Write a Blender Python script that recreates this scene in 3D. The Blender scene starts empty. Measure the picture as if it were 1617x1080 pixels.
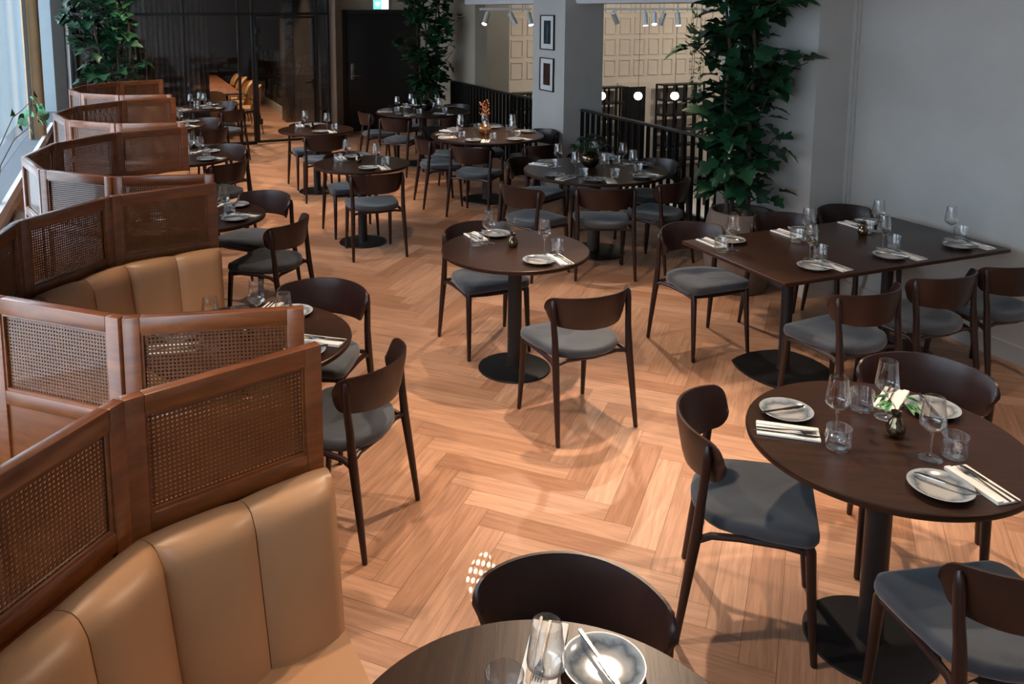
import bpy, bmesh, math, random
from mathutils import Vector, Matrix
PI = math.pi
random.seed(7)
S = bpy.context.scene
COL = S.collection
def rad(a): return math.radians(a)

# ------------------------------------------------------------------ camera, world, lights, exposure
cam_data = bpy.data.cameras.new('camera')
cam = bpy.data.objects.new('camera', cam_data); COL.objects.link(cam)
cam.location = (0, 0, 2.161)
cam.rotation_euler = (rad(90 - 7.9056), 0, rad(-21.8))
cam_data.sensor_fit = 'HORIZONTAL'; cam_data.sensor_width = 36.0
cam_data.lens = 1334.29 / 1617 * 36.0
cam_data.shift_x = (808.5 - 730.44) / 1617
cam_data.shift_y = -(540 - 197.28) / 1617
cam_data.clip_start = 0.05; cam_data.clip_end = 200
S.camera = cam

S.view_settings.view_transform = 'Standard'; S.view_settings.look = 'None'
S.view_settings.gamma = 1.0; S.view_settings.use_curve_mapping = False
S.view_settings.exposure = 1.0

W = bpy.data.worlds.new('daylight'); S.world = W; W.use_nodes = True
bg = W.node_tree.nodes['Background']; bg.inputs['Color'].default_value = (0.72, 0.87, 1.0, 1); bg.inputs['Strength'].default_value = 2.7

WARM = (1.0, 0.75, 0.545)
def spot(name, loc, target, watts, size=70, blend=0.35, color=WARM, radius=0.05):
    d = bpy.data.lights.new(name, 'SPOT'); d.energy = watts; d.color = color
    d.spot_size = rad(size); d.spot_blend = blend; d.shadow_soft_size = radius
    o = bpy.data.objects.new(name, d); COL.objects.link(o); o.location = loc
    v = Vector(target) - Vector(loc); o.rotation_euler = v.to_track_quat('-Z', 'Y').to_euler()
    return o
def area(name, loc, target, watts, sx, sy, color):
    d = bpy.data.lights.new(name, 'AREA'); d.energy = watts; d.color = color
    d.shape = 'RECTANGLE'; d.size = sx; d.size_y = sy
    o = bpy.data.objects.new(name, d); COL.objects.link(o); o.location = loc
    v = Vector(target) - Vector(loc); o.rotation_euler = v.to_track_quat('-Z', 'Y').to_euler()
    return o
# ceiling spots of the dining room: x, y, aimed at x, y on the floor, watts, cone
for (lx, ly, tx, ty, w, cone) in [
        (-0.25, 2.6, 1.3, 3.0, 105, 72), (-0.3, 4.9, 1.4, 5.4, 90, 70), (-0.3, 7.3, 1.2, 7.9, 100, 66), (-0.3, 9.8, 1.3, 10.2, 115, 70), (-0.2, 12.0, 1.6, 12.2, 115, 72),
        (2.6, 4.1, 1.7, 2.7, 185, 62), (3.2, 2.0, 1.7, 1.5, 118, 72), (3.6, 6.1, 2.9, 4.3, 135, 46), (0.9, 3.9, 2.4, 4.2, 80, 66), (4.2, 1.0, 3.3, 2.5, 75, 70),
        (4.1, 7.6, 3.62, 8.9, 400, 26), (1.9, 6.2, 1.6, 7.0, 55, 66), (1.9, 9.0, 1.5, 9.7, 125, 66), (1.7, 11.2, 1.5, 11.6, 100, 66)]:
    spot('ceiling_spot', (lx, ly, 3.3), (tx, ty, 0), w * .92, cone, .3)
spot('plant_spot', (.7, 12.1, 3.3), (-.15, 12.8, 1.3), 90, 40, .5)
# added outdoor spot: sun patch on the floor through the front cane screen
spot('sun_patch_spot', (-2.10, -2.28, 2.39), (1.17, 2.73, 0), 34000, 1.0, 0.05, (1.0, 0.97, 0.92), 0.003)
# hall beyond the railing
for (lx, ly, tx, ty, tz, w) in [(9, 15, 11, 20.3, 0.9, 230), (13, 15, 14, 20.3, 0.9, 230), (17, 15, 18, 20.3, 0.9, 230), (8.0, 11, 9.4, 12.4, -2, 160), (8.0, 12, 7.3, 16, 0.5, 25)]:
    spot('hall_spot', (lx, ly, 2.9), (tx, ty, tz), w, 95, 0.6, (1, 0.86, 0.70), 0.06)
# meeting room
spot('meeting_room_spot', (1.4, 16.4, 3.2), (1.4, 16.0, 0), 170, 110, 0.5, (1, 0.75, 0.5), 0.08)
spot('meeting_room_spot', (2.3, 14.8, 3.2), (2.3, 14.9, 0), 105, 85, 0.5, (1, 0.78, 0.56), 0.05)

# ------------------------------------------------------------------ materials
MATS = {}
def newmat(name):
    m = bpy.data.materials.new(name); m.use_nodes = True; MATS[name] = m
    nt = m.node_tree; p = nt.nodes['Principled BSDF']
    return m, nt, p
def setp(p, **k):
    for a, v in k.items():
        p.inputs[{'color': 'Base Color', 'rough': 'Roughness', 'metal': 'Metallic', 'trans': 'Transmission Weight', 'ior': 'IOR',
                  'spec': 'Specular IOR Level', 'coat': 'Coat Weight', 'sheen': 'Sheen Weight', 'ecol': 'Emission Color', 'estr': 'Emission Strength', 'alpha': 'Alpha'}[a]].default_value = v
def c4(c): return (c[0], c[1], c[2], 1)
def plain(name, color, rough=0.5, metal=0.0, var=0.08, scale=6.0, bump=0.0, bscale=60, **k):
    m, nt, p = newmat(name); setp(p, color=c4(color), rough=rough, metal=metal, **k)
    tc = nt.nodes.new('ShaderNodeTexCoord')
    if var:
        n = nt.nodes.new('ShaderNodeTexNoise'); n.inputs['Scale'].default_value = scale; n.inputs['Detail'].default_value = 5
        r = nt.nodes.new('ShaderNodeValToRGB')
        r.color_ramp.elements[0].position = .3; r.color_ramp.elements[1].position = .7
        r.color_ramp.elements[0].color = c4([max(0, x * (1 - var)) for x in color]); r.color_ramp.elements[1].color = c4([min(1, x * (1 + var)) for x in color])
        nt.links.new(tc.outputs['Object'], n.inputs['Vector']); nt.links.new(n.outputs['Fac'], r.inputs['Fac']); nt.links.new(r.outputs['Color'], p.inputs['Base Color'])
    if bump:
        n2 = nt.nodes.new('ShaderNodeTexNoise'); n2.inputs['Scale'].default_value = bscale; n2.inputs['Detail'].default_value = 3
        b = nt.nodes.new('ShaderNodeBump'); b.inputs['Strength'].default_value = bump; b.inputs['Distance'].default_value = .01
        nt.links.new(tc.outputs['Object'], n2.inputs['Vector']); nt.links.new(n2.outputs['Fac'], b.inputs['Height']); nt.links.new(b.outputs['Normal'], p.inputs['Normal'])
    return m
def wood(name, dark, light, rough=0.4, scale=(1, 12, 12), coat=0.0, spec=0.5):
    m, nt, p = newmat(name); setp(p, rough=rough, coat=coat, spec=spec)
    tc = nt.nodes.new('ShaderNodeTexCoord'); mp = nt.nodes.new('ShaderNodeMapping'); mp.inputs['Scale'].default_value = scale
    n = nt.nodes.new('ShaderNodeTexNoise'); n.inputs['Scale'].default_value = 3.0; n.inputs['Detail'].default_value = 8; n.inputs['Roughness'].default_value = .65; n.inputs['Distortion'].default_value = .6
    r = nt.nodes.new('ShaderNodeValToRGB'); r.color_ramp.elements[0].position = .32; r.color_ramp.elements[1].position = .68
    r.color_ramp.elements[0].color = c4(dark); r.color_ramp.elements[1].color = c4(light)
    L = nt.links.new
    L(tc.outputs['Object'], mp.inputs['Vector']); L(mp.outputs['Vector'], n.inputs['Vector']); L(n.outputs['Fac'], r.inputs['Fac']); L(r.outputs['Color'], p.inputs['Base Color'])
    b = nt.nodes.new('ShaderNodeBump'); b.inputs['Strength'].default_value = .08; b.inputs['Distance'].default_value = .004
    L(n.outputs['Fac'], b.inputs['Height']); L(b.outputs['Normal'], p.inputs['Normal'])
    return m
def emis(name, color, strength):
    m, nt, p = newmat(name); setp(p, color=c4(color), ecol=c4(color), estr=strength, rough=.4); return m

wood('chair_wood', (0.0125, 0.0043, 0.0036), (0.021, 0.0068, 0.0054), 0.36, (14, 14, 1.5))
wood('table_wood', (0.015, 0.0063, 0.0034), (0.034, 0.0138, 0.0070), 0.34, (1.2, 14, 14), spec=.28)
wood('screen_wood', (0.110, 0.029, 0.0065), (0.235, 0.068, 0.0155), 0.36, (1.5, 9, 9), coat=.75)
MATS['screen_wood'].node_tree.nodes['Principled BSDF'].inputs['Coat Roughness'].default_value = .24; MATS['screen_wood'].node_tree.nodes['Principled BSDF'].inputs['Coat IOR'].default_value = 1.52
wood('meeting_wood', (0.20, 0.075, 0.035), (0.30, 0.12, 0.06), 0.4, (9, 1.2, 9))
plain('seat_fabric', (0.030, 0.037, 0.049), 0.75, var=.25, scale=7, sheen=0.25)
plain('leather', (0.40, 0.215, 0.108), 0.42, var=.05, scale=4, bump=.05, bscale=180)
plain('black_metal', (0.012, 0.012, 0.013), 0.38, metal=0.3, var=0)
plain('black_paint', (0.007, 0.007, 0.008), 0.45, var=.1)
plain('steel', (0.55, 0.54, 0.52), 0.22, metal=1.0, var=0)
plain('cutlery_steel', (0.22, 0.20, 0.18), 0.2, metal=1.0, var=0)
plain('plaster', (0.49, 0.475, 0.45), 0.9, var=.06, scale=2.2, bump=.05, bscale=14)
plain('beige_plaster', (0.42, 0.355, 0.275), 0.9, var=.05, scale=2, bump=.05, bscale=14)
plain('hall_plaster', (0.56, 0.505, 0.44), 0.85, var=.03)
plain('ceiling_paint', (0.20, 0.195, 0.19), 0.9, var=.03)
plain('soffit_paint', (0.62, 0.62, 0.63), 0.8, var=.03)
plain('white_paint', (0.70, 0.69, 0.66), 0.5, var=.03)
plain('napkin_cloth', (0.66, 0.645, 0.615), 0.9, var=.03, bump=.05, bscale=300)
plain('pot_clay', (0.135, 0.105, 0.092), 0.8, var=.12, scale=20)
plain('pebble', (0.28, 0.18, 0.11), 0.8, var=.5, scale=22)
plain('bark', (0.050, 0.034, 0.022), 0.85, var=.3, scale=25)
plain('twig', (0.10, 0.065, 0.04), 0.8, var=.2)
plain('leaf', (0.010, 0.052, 0.022), 0.38, var=.45, scale=5, spec=.45)
plain('vine_leaf', (0.04, 0.20, 0.07), 0.45, var=.4, scale=20)
plain('sprig_leaf', (0.025, 0.07, 0.04), 0.5, var=.3, scale=30)
plain('fresh_leaf', (0.012, 0.13, 0.028), 0.4, var=.3, scale=30)
plain('dry_flower', (0.30, 0.10, 0.03), 0.8, var=.4, scale=40)
plain('dark_panel', (0.030, 0.026, 0.024), 0.5, var=.1)
plain('curtain', (0.055, 0.042, 0.034), 0.85, var=.25, scale=12)
plain('tan_leather', (0.50, 0.27, 0.11), 0.5, var=.05)
plain('frame_tan', (0.34, 0.21, 0.105), 0.6, var=.1)
plain('dark_frame', (0.035, 0.028, 0.022), 0.5, var=.1)
plain('sill_white', (0.72, 0.70, 0.68), 0.5, var=.03)
plain('ledge_grey', (0.13, 0.14, 0.16), 0.7, var=.05)
plain('facade', (0.30, 0.345, 0.37), 0.9, var=.02)
plain('pavement', (0.62, 0.63, 0.64), 0.9, var=.1)
plain('heater_cream', (0.50, 0.42, 0.32), 0.5, var=.03)
plain('mat_board', (0.66, 0.65, 0.64), 0.8, var=0)
plain('print_teal', (0.010, 0.030, 0.042), 0.4, var=.8, scale=9)
plain('print_light', (0.16, 0.22, 0.25), 0.5, var=.5, scale=30)
plain('print_brown', (0.035, 0.014, 0.008), 0.4, var=.6, scale=8)
plain('print_red', (0.16, 0.045, 0.025), 0.5, var=.4, scale=30)
plain('counter_white', (0.60, 0.58, 0.55), 0.35, var=.05)
plain('hall_floor', (0.10, 0.08, 0.065), 0.5, var=.2)
plain('bottle_dark', (0.02, 0.02, 0.015), 0.15, var=0)
plain('red_cap', (0.55, 0.03, 0.02), 0.4, var=0)
plain('spot_white', (0.62, 0.61, 0.59), 0.4, var=0)
emis('lamp_glow', (1.0, 0.93, 0.80), 14)
emis('globe_glow', (1.0, 0.90, 0.76), 7)
emis('sign_white', (0.86, 1.0, 0.97), 1.6)
emis('sign_green', (0.10, 0.62, 0.50), 1.3)

def smoke_glass(name, color, trans=.6, metal=.6):
    m, nt, p = newmat(name); setp(p, color=c4(color), rough=.05, trans=trans, ior=1.5, metal=metal); return m
smoke_glass('smoked_glass', (0.15, 0.115, 0.07), .3, .9); smoke_glass('amber_glass', (0.55, 0.22, 0.04)); smoke_glass('dark_glass', (0.05, 0.045, 0.035))
def pane(name, tint, base, edge, power=5.0, gcol=(1, 1, 1)):
    """thin clear glass: see-through, with a mirror share that grows towards grazing angles on both faces alike"""
    m, nt, p = newmat(name); nt.nodes.remove(p); L = nt.links.new
    t = nt.nodes.new('ShaderNodeBsdfTransparent'); t.inputs['Color'].default_value = c4(tint)
    g = nt.nodes.new('ShaderNodeBsdfGlossy'); g.inputs['Roughness'].default_value = .02; g.inputs['Color'].default_value = c4(gcol)
    f = nt.nodes.new('ShaderNodeLayerWeight'); f.inputs['Blend'].default_value = .5
    w = nt.nodes.new('ShaderNodeMath'); w.operation = 'POWER'; w.inputs[1].default_value = power; L(f.outputs['Facing'], w.inputs[0])
    a = nt.nodes.new('ShaderNodeMath'); a.operation = 'MULTIPLY_ADD'; a.inputs[1].default_value = edge; a.inputs[2].default_value = base; L(w.outputs[0], a.inputs[0])
    x = nt.nodes.new('ShaderNodeMixShader')
    L(a.outputs[0], x.inputs[0]); L(t.outputs[0], x.inputs[1]); L(g.outputs[0], x.inputs[2]); L(x.outputs[0], nt.nodes['Material Output'].inputs['Surface']); return m
pane('window_glass', (.98, .99, 1.0), .02, .25); pane('partition_glass', (.90, .90, .90), .05, .8); pane('clear_glass', (.975, .98, .98), .10, .9, 2.4)

# tumbled plate glaze: pale centre, blue-grey rim
m, nt, p = newmat('plate_glaze'); setp(p, rough=.18)
L = nt.links.new
tc = nt.nodes.new('ShaderNodeTexCoord'); sx = nt.nodes.new('ShaderNodeSeparateXYZ'); L(tc.outputs['Object'], sx.inputs[0])
cx = nt.nodes.new('ShaderNodeCombineXYZ'); L(sx.outputs[0], cx.inputs[0]); L(sx.outputs[1], cx.inputs[1])
ln = nt.nodes.new('ShaderNodeVectorMath'); ln.operation = 'LENGTH'; L(cx.outputs[0], ln.inputs[0])
ns = nt.nodes.new('ShaderNodeTexNoise'); ns.inputs['Scale'].default_value = 28; ns.inputs['Detail'].default_value = 4; L(tc.outputs['Object'], ns.inputs['Vector'])
ma = nt.nodes.new('ShaderNodeMath'); ma.operation = 'MULTIPLY_ADD'; ma.inputs[1].default_value = .05; L(ns.outputs['Fac'], ma.inputs[0]); L(ln.outputs['Value'], ma.inputs[2])
rp = nt.nodes.new('ShaderNodeValToRGB'); e = rp.color_ramp.elements
e[0].position = .070; e[0].color = (0.31, 0.31, 0.30, 1); e[1].position = .094; e[1].color = (0.085, 0.105, 0.125, 1)
e2 = rp.color_ramp.elements.new(.111); e2.color = (0.27, 0.30, 0.32, 1)
L(ma.outputs[0], rp.inputs['Fac']); L(rp.outputs['Color'], p.inputs['Base Color'])

# woven cane with open holes
m, nt, p = newmat('cane'); setp(p, rough=.40, coat=.7); L = nt.links.new
tc = nt.nodes.new('ShaderNodeTexCoord'); mp = nt.nodes.new('ShaderNodeMapping'); mp.inputs['Scale'].default_value = (1 / .0122, 1, 1 / .0122)
L(tc.outputs['Object'], mp.inputs['Vector'])
fr = nt.nodes.new('ShaderNodeVectorMath'); fr.operation = 'FRACTION'; L(mp.outputs[0], fr.inputs[0])
sb = nt.nodes.new('ShaderNodeVectorMath'); sb.operation = 'SUBTRACT'; sb.inputs[1].default_value = (.5, 0, .5); L(fr.outputs[0], sb.inputs[0])
ml = nt.nodes.new('ShaderNodeVectorMath'); ml.operation = 'MULTIPLY'; ml.inputs[1].default_value = (1, 0, 1); L(sb.outputs[0], ml.inputs[0])
le = nt.nodes.new('ShaderNodeVectorMath'); le.operation = 'LENGTH'; L(ml.outputs[0], le.inputs[0])
gt = nt.nodes.new('ShaderNodeMath'); gt.operation = 'GREATER_THAN'; gt.inputs[1].default_value = .30; L(le.outputs['Value'], gt.inputs[0])
n = nt.nodes.new('ShaderNodeTexNoise'); n.inputs['Scale'].default_value = 9; L(tc.outputs['Object'], n.inputs['Vector'])
r = nt.nodes.new('ShaderNodeValToRGB'); r.color_ramp.elements[0].color = (0.085, 0.026, 0.007, 1); r.color_ramp.elements[1].color = (0.19, 0.066, 0.019, 1)
L(n.outputs['Fac'], r.inputs['Fac']); L(r.outputs['Color'], p.inputs['Base Color'])
tr = nt.nodes.new('ShaderNodeBsdfTransparent'); mx = nt.nodes.new('ShaderNodeMixShader')
L(gt.outputs[0], mx.inputs[0]); L(tr.outputs[0], mx.inputs[1]); L(p.outputs[0], mx.inputs[2]); L(mx.outputs[0], nt.nodes['Material Output'].inputs['Surface'])
bp_ = nt.nodes.new('ShaderNodeBump'); bp_.inputs['Strength'].default_value = .5; bp_.inputs['Distance'].default_value = .003; L(le.outputs['Value'], bp_.inputs['Height']); L(bp_.outputs[0], p.inputs['Normal'])

# oak planks: one tone per plank, grain along the plank
m, nt, p = newmat('oak'); setp(p, rough=.42, spec=.4); L = nt.links.new
at = nt.nodes.new('ShaderNodeAttribute'); at.attribute_name = 'tone'
uv = nt.nodes.new('ShaderNodeUVMap'); uv.uv_map = 'UVMap'
mp = nt.nodes.new('ShaderNodeMapping'); mp.inputs['Scale'].default_value = (2.2, 34, 1); L(uv.outputs[0], mp.inputs['Vector'])
n = nt.nodes.new('ShaderNodeTexNoise'); n.inputs['Scale'].default_value = 1.6; n.inputs['Detail'].default_value = 8; n.inputs['Roughness'].default_value = .62; n.inputs['Distortion'].default_value = .8; L(mp.outputs[0], n.inputs['Vector'])
r1 = nt.nodes.new('ShaderNodeValToRGB'); r1.color_ramp.elements[0].color = (0.37, 0.190, 0.112, 1); r1.color_ramp.elements[1].color = (0.55, 0.325, 0.215, 1)
L(at.outputs['Fac'], r1.inputs['Fac'])
r2 = nt.nodes.new('ShaderNodeValToRGB'); r2.color_ramp.elements[0].position = .3; r2.color_ramp.elements[1].position = .66; r2.color_ramp.elements[0].color = (.72, .68, .64, 1); r2.color_ramp.elements[1].color = (1.12, 1.12, 1.12, 1)
L(n.outputs['Fac'], r2.inputs['Fac'])
mm = nt.nodes.new('ShaderNodeMix'); mm.data_type = 'RGBA'; mm.blend_type = 'MULTIPLY'; mm.inputs[0].default_value = 1.0
L(r1.outputs['Color'], mm.inputs[6]); L(r2.outputs['Color'], mm.inputs[7]); L(mm.outputs[2], p.inputs['Base Color'])
plain('floor_gap', (0.10, 0.05, 0.025), 0.8, var=0)

# ------------------------------------------------------------------ mesh helpers
class MB:
    def __init__(s): s.bm = bmesh.new()
    def box(s, a, b, bev=0.0, seg=2, M=None):
        a = Vector(a); b = Vector(b); c = (a + b) / 2; d = b - a
        r = bmesh.ops.create_cube(s.bm, size=1.0, matrix=Matrix.Translation(c) @ Matrix.Diagonal((abs(d.x), abs(d.y), abs(d.z), 1)))
        vs = r['verts']
        if bev:
            es = list({e for v in vs for e in v.link_edges})
            rb = bmesh.ops.bevel(s.bm, geom=es, offset=bev, segments=seg, profile=.5, affect='EDGES')
            vs = [v for v in rb['verts']] + [v for v in vs if v.is_valid]
        if M is not None:
            vset = {v for v in vs if v.is_valid}
            bmesh.ops.transform(s.bm, matrix=M, verts=list(vset))
        return s
    def tube(s, pts, rads, n=10, cap=True, squash=None):
        pts = [Vector(p) for p in pts]
        if not isinstance(rads, (list, tuple)): rads = [rads] * len(pts)
        rings = []; t0 = (pts[1] - pts[0]).normalized()
        u = t0.orthogonal().normalized()
        if squash: u = (Vector(squash[0]) - t0 * Vector(squash[0]).dot(t0)).normalized()
        for i, p in enumerate(pts):
            t = ((pts[min(i + 1, len(pts) - 1)] - pts[i]).normalized() + (pts[i] - pts[max(i - 1, 0)]).normalized())
            t = t.normalized() if t.length > 1e-9 else t0
            u = (u - t * u.dot(t)).normalized(); v = t.cross(u)
            k = squash[1] if squash else 1.0
            rings.append([s.bm.verts.new(p + (u * math.cos(2 * PI * j / n) + v * math.sin(2 * PI * j / n) * k) * rads[i]) for j in range(n)])
        for A, B in zip(rings, rings[1:]):
            for j in range(n): s.bm.faces.new((A[j], A[(j + 1) % n], B[(j + 1) % n], B[j]))
        if cap:
            s.bm.faces.new(rings[0][::-1]); s.bm.faces.new(rings[-1])
        return s
    def lathe(s, prof, n=32, c=(0, 0, 0)):
        rings = []
        for r, z in prof:
            if r < 1e-6: rings.append([s.bm.verts.new((c[0], c[1], c[2] + z))])
            else: rings.append([s.bm.verts.new((c[0] + r * math.cos(2 * PI * j / n), c[1] + r * math.sin(2 * PI * j / n), c[2] + z)) for j in range(n)])
        for A, B in zip(rings, rings[1:]):
            for j in range(n):
                k = (j + 1) % n
                if len(A) == 1 and len(B) == 1: continue
                if len(A) == 1: s.bm.faces.new((A[0], B[k], B[j]))
                elif len(B) == 1: s.bm.faces.new((A[j], A[k], B[0]))
                else: s.bm.faces.new((A[j], A[k], B[k], B[j]))
        return s
    def prism(s, poly, z0, z1, bev=0.0):
        lo = [s.bm.verts.new((x, y, z0)) for x, y in poly]; hi = [s.bm.verts.new((x, y, z1)) for x, y in poly]
        n = len(poly); fs = [s.bm.faces.new(lo[::-1]), s.bm.faces.new(hi)]
        for i in range(n): fs.append(s.bm.faces.new((lo[i], lo[(i + 1) % n], hi[(i + 1) % n], hi[i])))
        if bev:
            es = list({e for f in fs[:2] for e in f.edges})
            bmesh.ops.bevel(s.bm, geom=es, offset=bev, segments=2, profile=.5, affect='EDGES')
        return s
    def strip(s, rows, closed=False):
        R = [[s.bm.verts.new(p) for p in row] for row in rows]
        for A, B in zip(R, R[1:]):
            m = len(A)
            for j in range(m if closed else m - 1): s.bm.faces.new((A[j], A[(j + 1) % m], B[(j + 1) % m], B[j]))
        return R
    def ball(s, c, r, sub=2, sq=(1, 1, 1)):
        bmesh.ops.create_icosphere(s.bm, subdivisions=sub, radius=1, matrix=Matrix.Translation(c) @ Matrix.Diagonal((r * sq[0], r * sq[1], r * sq[2], 1))); return s
    def build(s, name, mat, parent=None, loc=(0, 0, 0), rotz=0.0, rot=None, angle=40, smooth=True):
        bmesh.ops.recalc_face_normals(s.bm, faces=s.bm.faces)
        me = bpy.data.meshes.new(name); s.bm.to_mesh(me); s.bm.free()
        if smooth and len(me.polygons):
            me.polygons.foreach_set('use_smooth', [True] * len(me.polygons)); me.set_sharp_from_angle(angle=rad(angle))
        for x in ([mat] if isinstance(mat, str) else mat): me.materials.append(MATS[x])
        o = bpy.data.objects.new(name, me); COL.objects.link(o)
        o.location = loc; o.rotation_euler = rot if rot else (0, 0, rotz)
        if parent is not None: o.parent = parent
        return o
def tag(o, label, cat, group=None, kind=None):
    o['label'] = label; o['category'] = cat
    if group: o['group'] = group
    if kind: o['kind'] = kind
    return o
def struct(o, label=None):
    o['kind'] = 'structure'
    if label: o['label'] = label
    return o
def empty(name, loc=(0, 0, 0), rotz=0.0):
    o = bpy.data.objects.new(name, None); COL.objects.link(o); o.location = loc; o.rotation_euler = (0, 0, rotz); o.empty_display_size = .1; return o
def dup(root, loc, rotz, label, group=None, cat=None):
    r = root.copy(); COL.objects.link(r); r.location = loc; r.rotation_euler = (0, 0, rotz); r['label'] = label
    if group: r['group'] = group
    if cat: r['category'] = cat
    for ch in root.children:
        q = ch.copy(); COL.objects.link(q); q.parent = r
        for g in ch.children:
            w = g.copy(); COL.objects.link(w); w.parent = q
    return r
USED = {}
def place(key, make, loc, rotz, label, group):
    """first use moves the prototype, later uses copy it"""
    if key not in USED:
        o = make(); USED[key] = o; o.location = loc; o.rotation_euler = (0, 0, rotz); o['label'] = label; o['group'] = group; return o
    return dup(USED[key], loc, rotz, label, group)

# ------------------------------------------------------------------ floor
def clip(bm, planes):
    for co, no in planes:
        g = bm.verts[:] + bm.edges[:] + bm.faces[:]
        bmesh.ops.bisect_plane(bm, geom=g, plane_co=co, plane_no=no, clear_outer=True)
def make_floor():
    w, n = .12, 6
    e1 = Vector((math.cos(rad(-45)), math.sin(rad(-45)), 0)); e2 = Vector((math.cos(rad(-135)), math.sin(rad(-135)), 0))
    A0 = Vector((1.371, 3.122, 0)); bm = bmesh.new(); uvl = bm.loops.layers.uv.new('UVMap'); tone = bm.faces.layers.float.new('tone')
    rng = random.Random(3); g = .0007
    def plank(a, b, la, lb, along_a):
        pts = [(a * w + g, b * w + g), ((a + la) * w - g, b * w + g), ((a + la) * w - g, (b + lb) * w - g), (a * w + g, (b + lb) * w - g)]
        P = [A0 + e1 * x + e2 * y for x, y in pts]
        c = sum(P, Vector()) / 4
        if not (-1.7 < c.x < 5.6 and -2.1 < c.y < 21.2): return
        f = bm.faces.new([bm.verts.new(q) for q in P]); f[tone] = rng.random(); ou, ov = rng.random() * 40, rng.random() * 40
        for lp, (x, y) in zip(f.loops, pts):
            lp[uvl].uv = (x + ou, y + ov) if along_a else (y + ou, x + ov)
    for r in range(-220, 220):
        for k in range(-22, 22):
            plank(r + 12 * k, r, 6, 1, True)
            plank(r, r - 11 + 12 * k, 1, 6, False)
    clip(bm, [((-1.02, 0, 0), (-1, 0, 0)), ((5.02, 0, 0), (1, 0, 0)), ((0, -1.5, 0), (0, -1, 0)), ((0, 20.4, 0), (0, 1, 0))])
    for f in bm.faces: f.material_index = 0
    nb = len(bm.faces)
    r = bmesh.ops.create_cube(bm, size=1, matrix=Matrix.Translation((2.0, 9.45, -.1215)) @ Matrix.Diagonal((6.04, 21.9, .24, 1)))
    for f in {f for v in r['verts'] for f in v.link_faces}: f.material_index = 1
    me = bpy.data.meshes.new('floor'); bm.to_mesh(me); bm.free(); me.materials.append(MATS['oak']); me.materials.append(MATS['floor_gap'])
    o = bpy.data.objects.new('floor', me); COL.objects.link(o); struct(o, 'herringbone oak plank floor of the restaurant')
make_floor()

# ------------------------------------------------------------------ room shell
def sbox(name, a, b, mat, label=None, bev=0.0):
    return struct(MB().box(a, b, bev).build(name, mat, smooth=bool(bev)), label)
CZ = 3.4
sbox('ceiling', (-1.5, -1.7, CZ), (5.15, 20.6, CZ + .15), 'ceiling_paint')
sbox('wall_front', (-1.27, -1.65, -.24), (5.15, -1.5, CZ), 'plaster')
sbox('wall_right', (4.98, -1.5, -.24), (5.15, 5.75, CZ), 'plaster', 'grey plaster wall at the right')
sbox('baseboard_right', (4.965, -1.5, 0), (4.98, 4.70, .115), 'plaster')
sbox('wall_pier', (4.63, 4.70, 0), (4.98, 5.75, CZ), 'plaster', 'plaster pier behind the tall potted tree')
struct(MB().box((4.962, 4.655, .115), (4.98, 4.70, CZ)).box((4.945, 4.672, .115), (4.962, 4.70, CZ)).build('trim_1', 'plaster', smooth=False))
sbox('wall_column', (4.62, 8.45, 0), (5.12, 9.25, CZ), 'plaster', 'square plaster column carrying two framed pictures')
# left window wall
sbox('wall_left', (-1.16, -1.5, -.24), (-1.02, 15.3, .40), 'frame_tan', 'low tan wall under the windows')
sbox('wall_left_top', (-1.27, -1.5, 3.05), (-1.02, 15.3, CZ), 'plaster')
sbox('trim_2', (-1.5, -1.5, .40), (-1.045, 15.3, .47), 'ledge_grey', 'grey window ledge')
sbox('trim_3', (-1.045, -1.5, .40), (-1.0, 13.6, .50), 'sill_white', 'white edge of the window sill')
sbox('trim_4', (-1.02, -1.5, .31), (-1.0, 13.6, .40), 'screen_wood')
sbox('window_1', (-1.26, -1.5, .47), (-1.25, 15.3, 3.05), 'window_glass', 'long window pane with pale daylight outside')
struct(MB().lathe([(0, .47), (.105, .47), (.105, 3.05), (0, 3.05)], 28, (-1.10, 12.25, 0)).build('trim_column', 'frame_tan'), 'round tan window column')
sbox('trim_5', (-1.17, 12.07, .47), (-1.13, 12.12, 3.05), 'dark_frame'); sbox('trim_6', (-1.17, 12.38, .47), (-1.13, 12.43, 3.05), 'dark_frame')
sbox('wall_left_daylight_block', (-1.3, 3.35, .40), (-1.06, 5.25, 3.05), 'plaster')  # unseen pier added to cut the daylight coming through the windows
for y in (8.02, 1.8): sbox('trim_mullion', (-1.3, y - .09, .47), (-1.08, y + .09, 3.05), 'frame_tan')
sbox('trim_7', (-.95, 13.55, 0), (-.79, 13.95, CZ), 'dark_frame', 'dark corner post between window and glass partition')
sbox('trim_8', (-.785, 13.6, 0), (-.735, 13.7, CZ), 'sill_white', 'white strip beside the corner post')
# back: return wall and door wall
sbox('wall_back', (3.10, 14.4, -.1), (5.4, 14.6, CZ), 'beige_plaster', 'beige wall around the black door')
sbox('wall_return', (3.10, 13.64, -.1), (3.22, 14.4, CZ), 'beige_plaster')
sbox('baseboard_back', (3.22, 14.385, 0), (3.52, 14.4, .11), 'beige_plaster')
sbox('wall_beyond', (4.92, 11.8, -.24), (5.12, 14.4, CZ), 'beige_plaster', 'beige wall behind the tall plant')
# header over the openings
for (a, b) in ((5.75, 8.45), (9.25, 11.8)):
    struct(MB().box((4.74, a, 2.2), (5.12, b, CZ), .03).build('wall_header', 'soffit_paint'), 'pale soffit over the opening to the hall')
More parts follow.
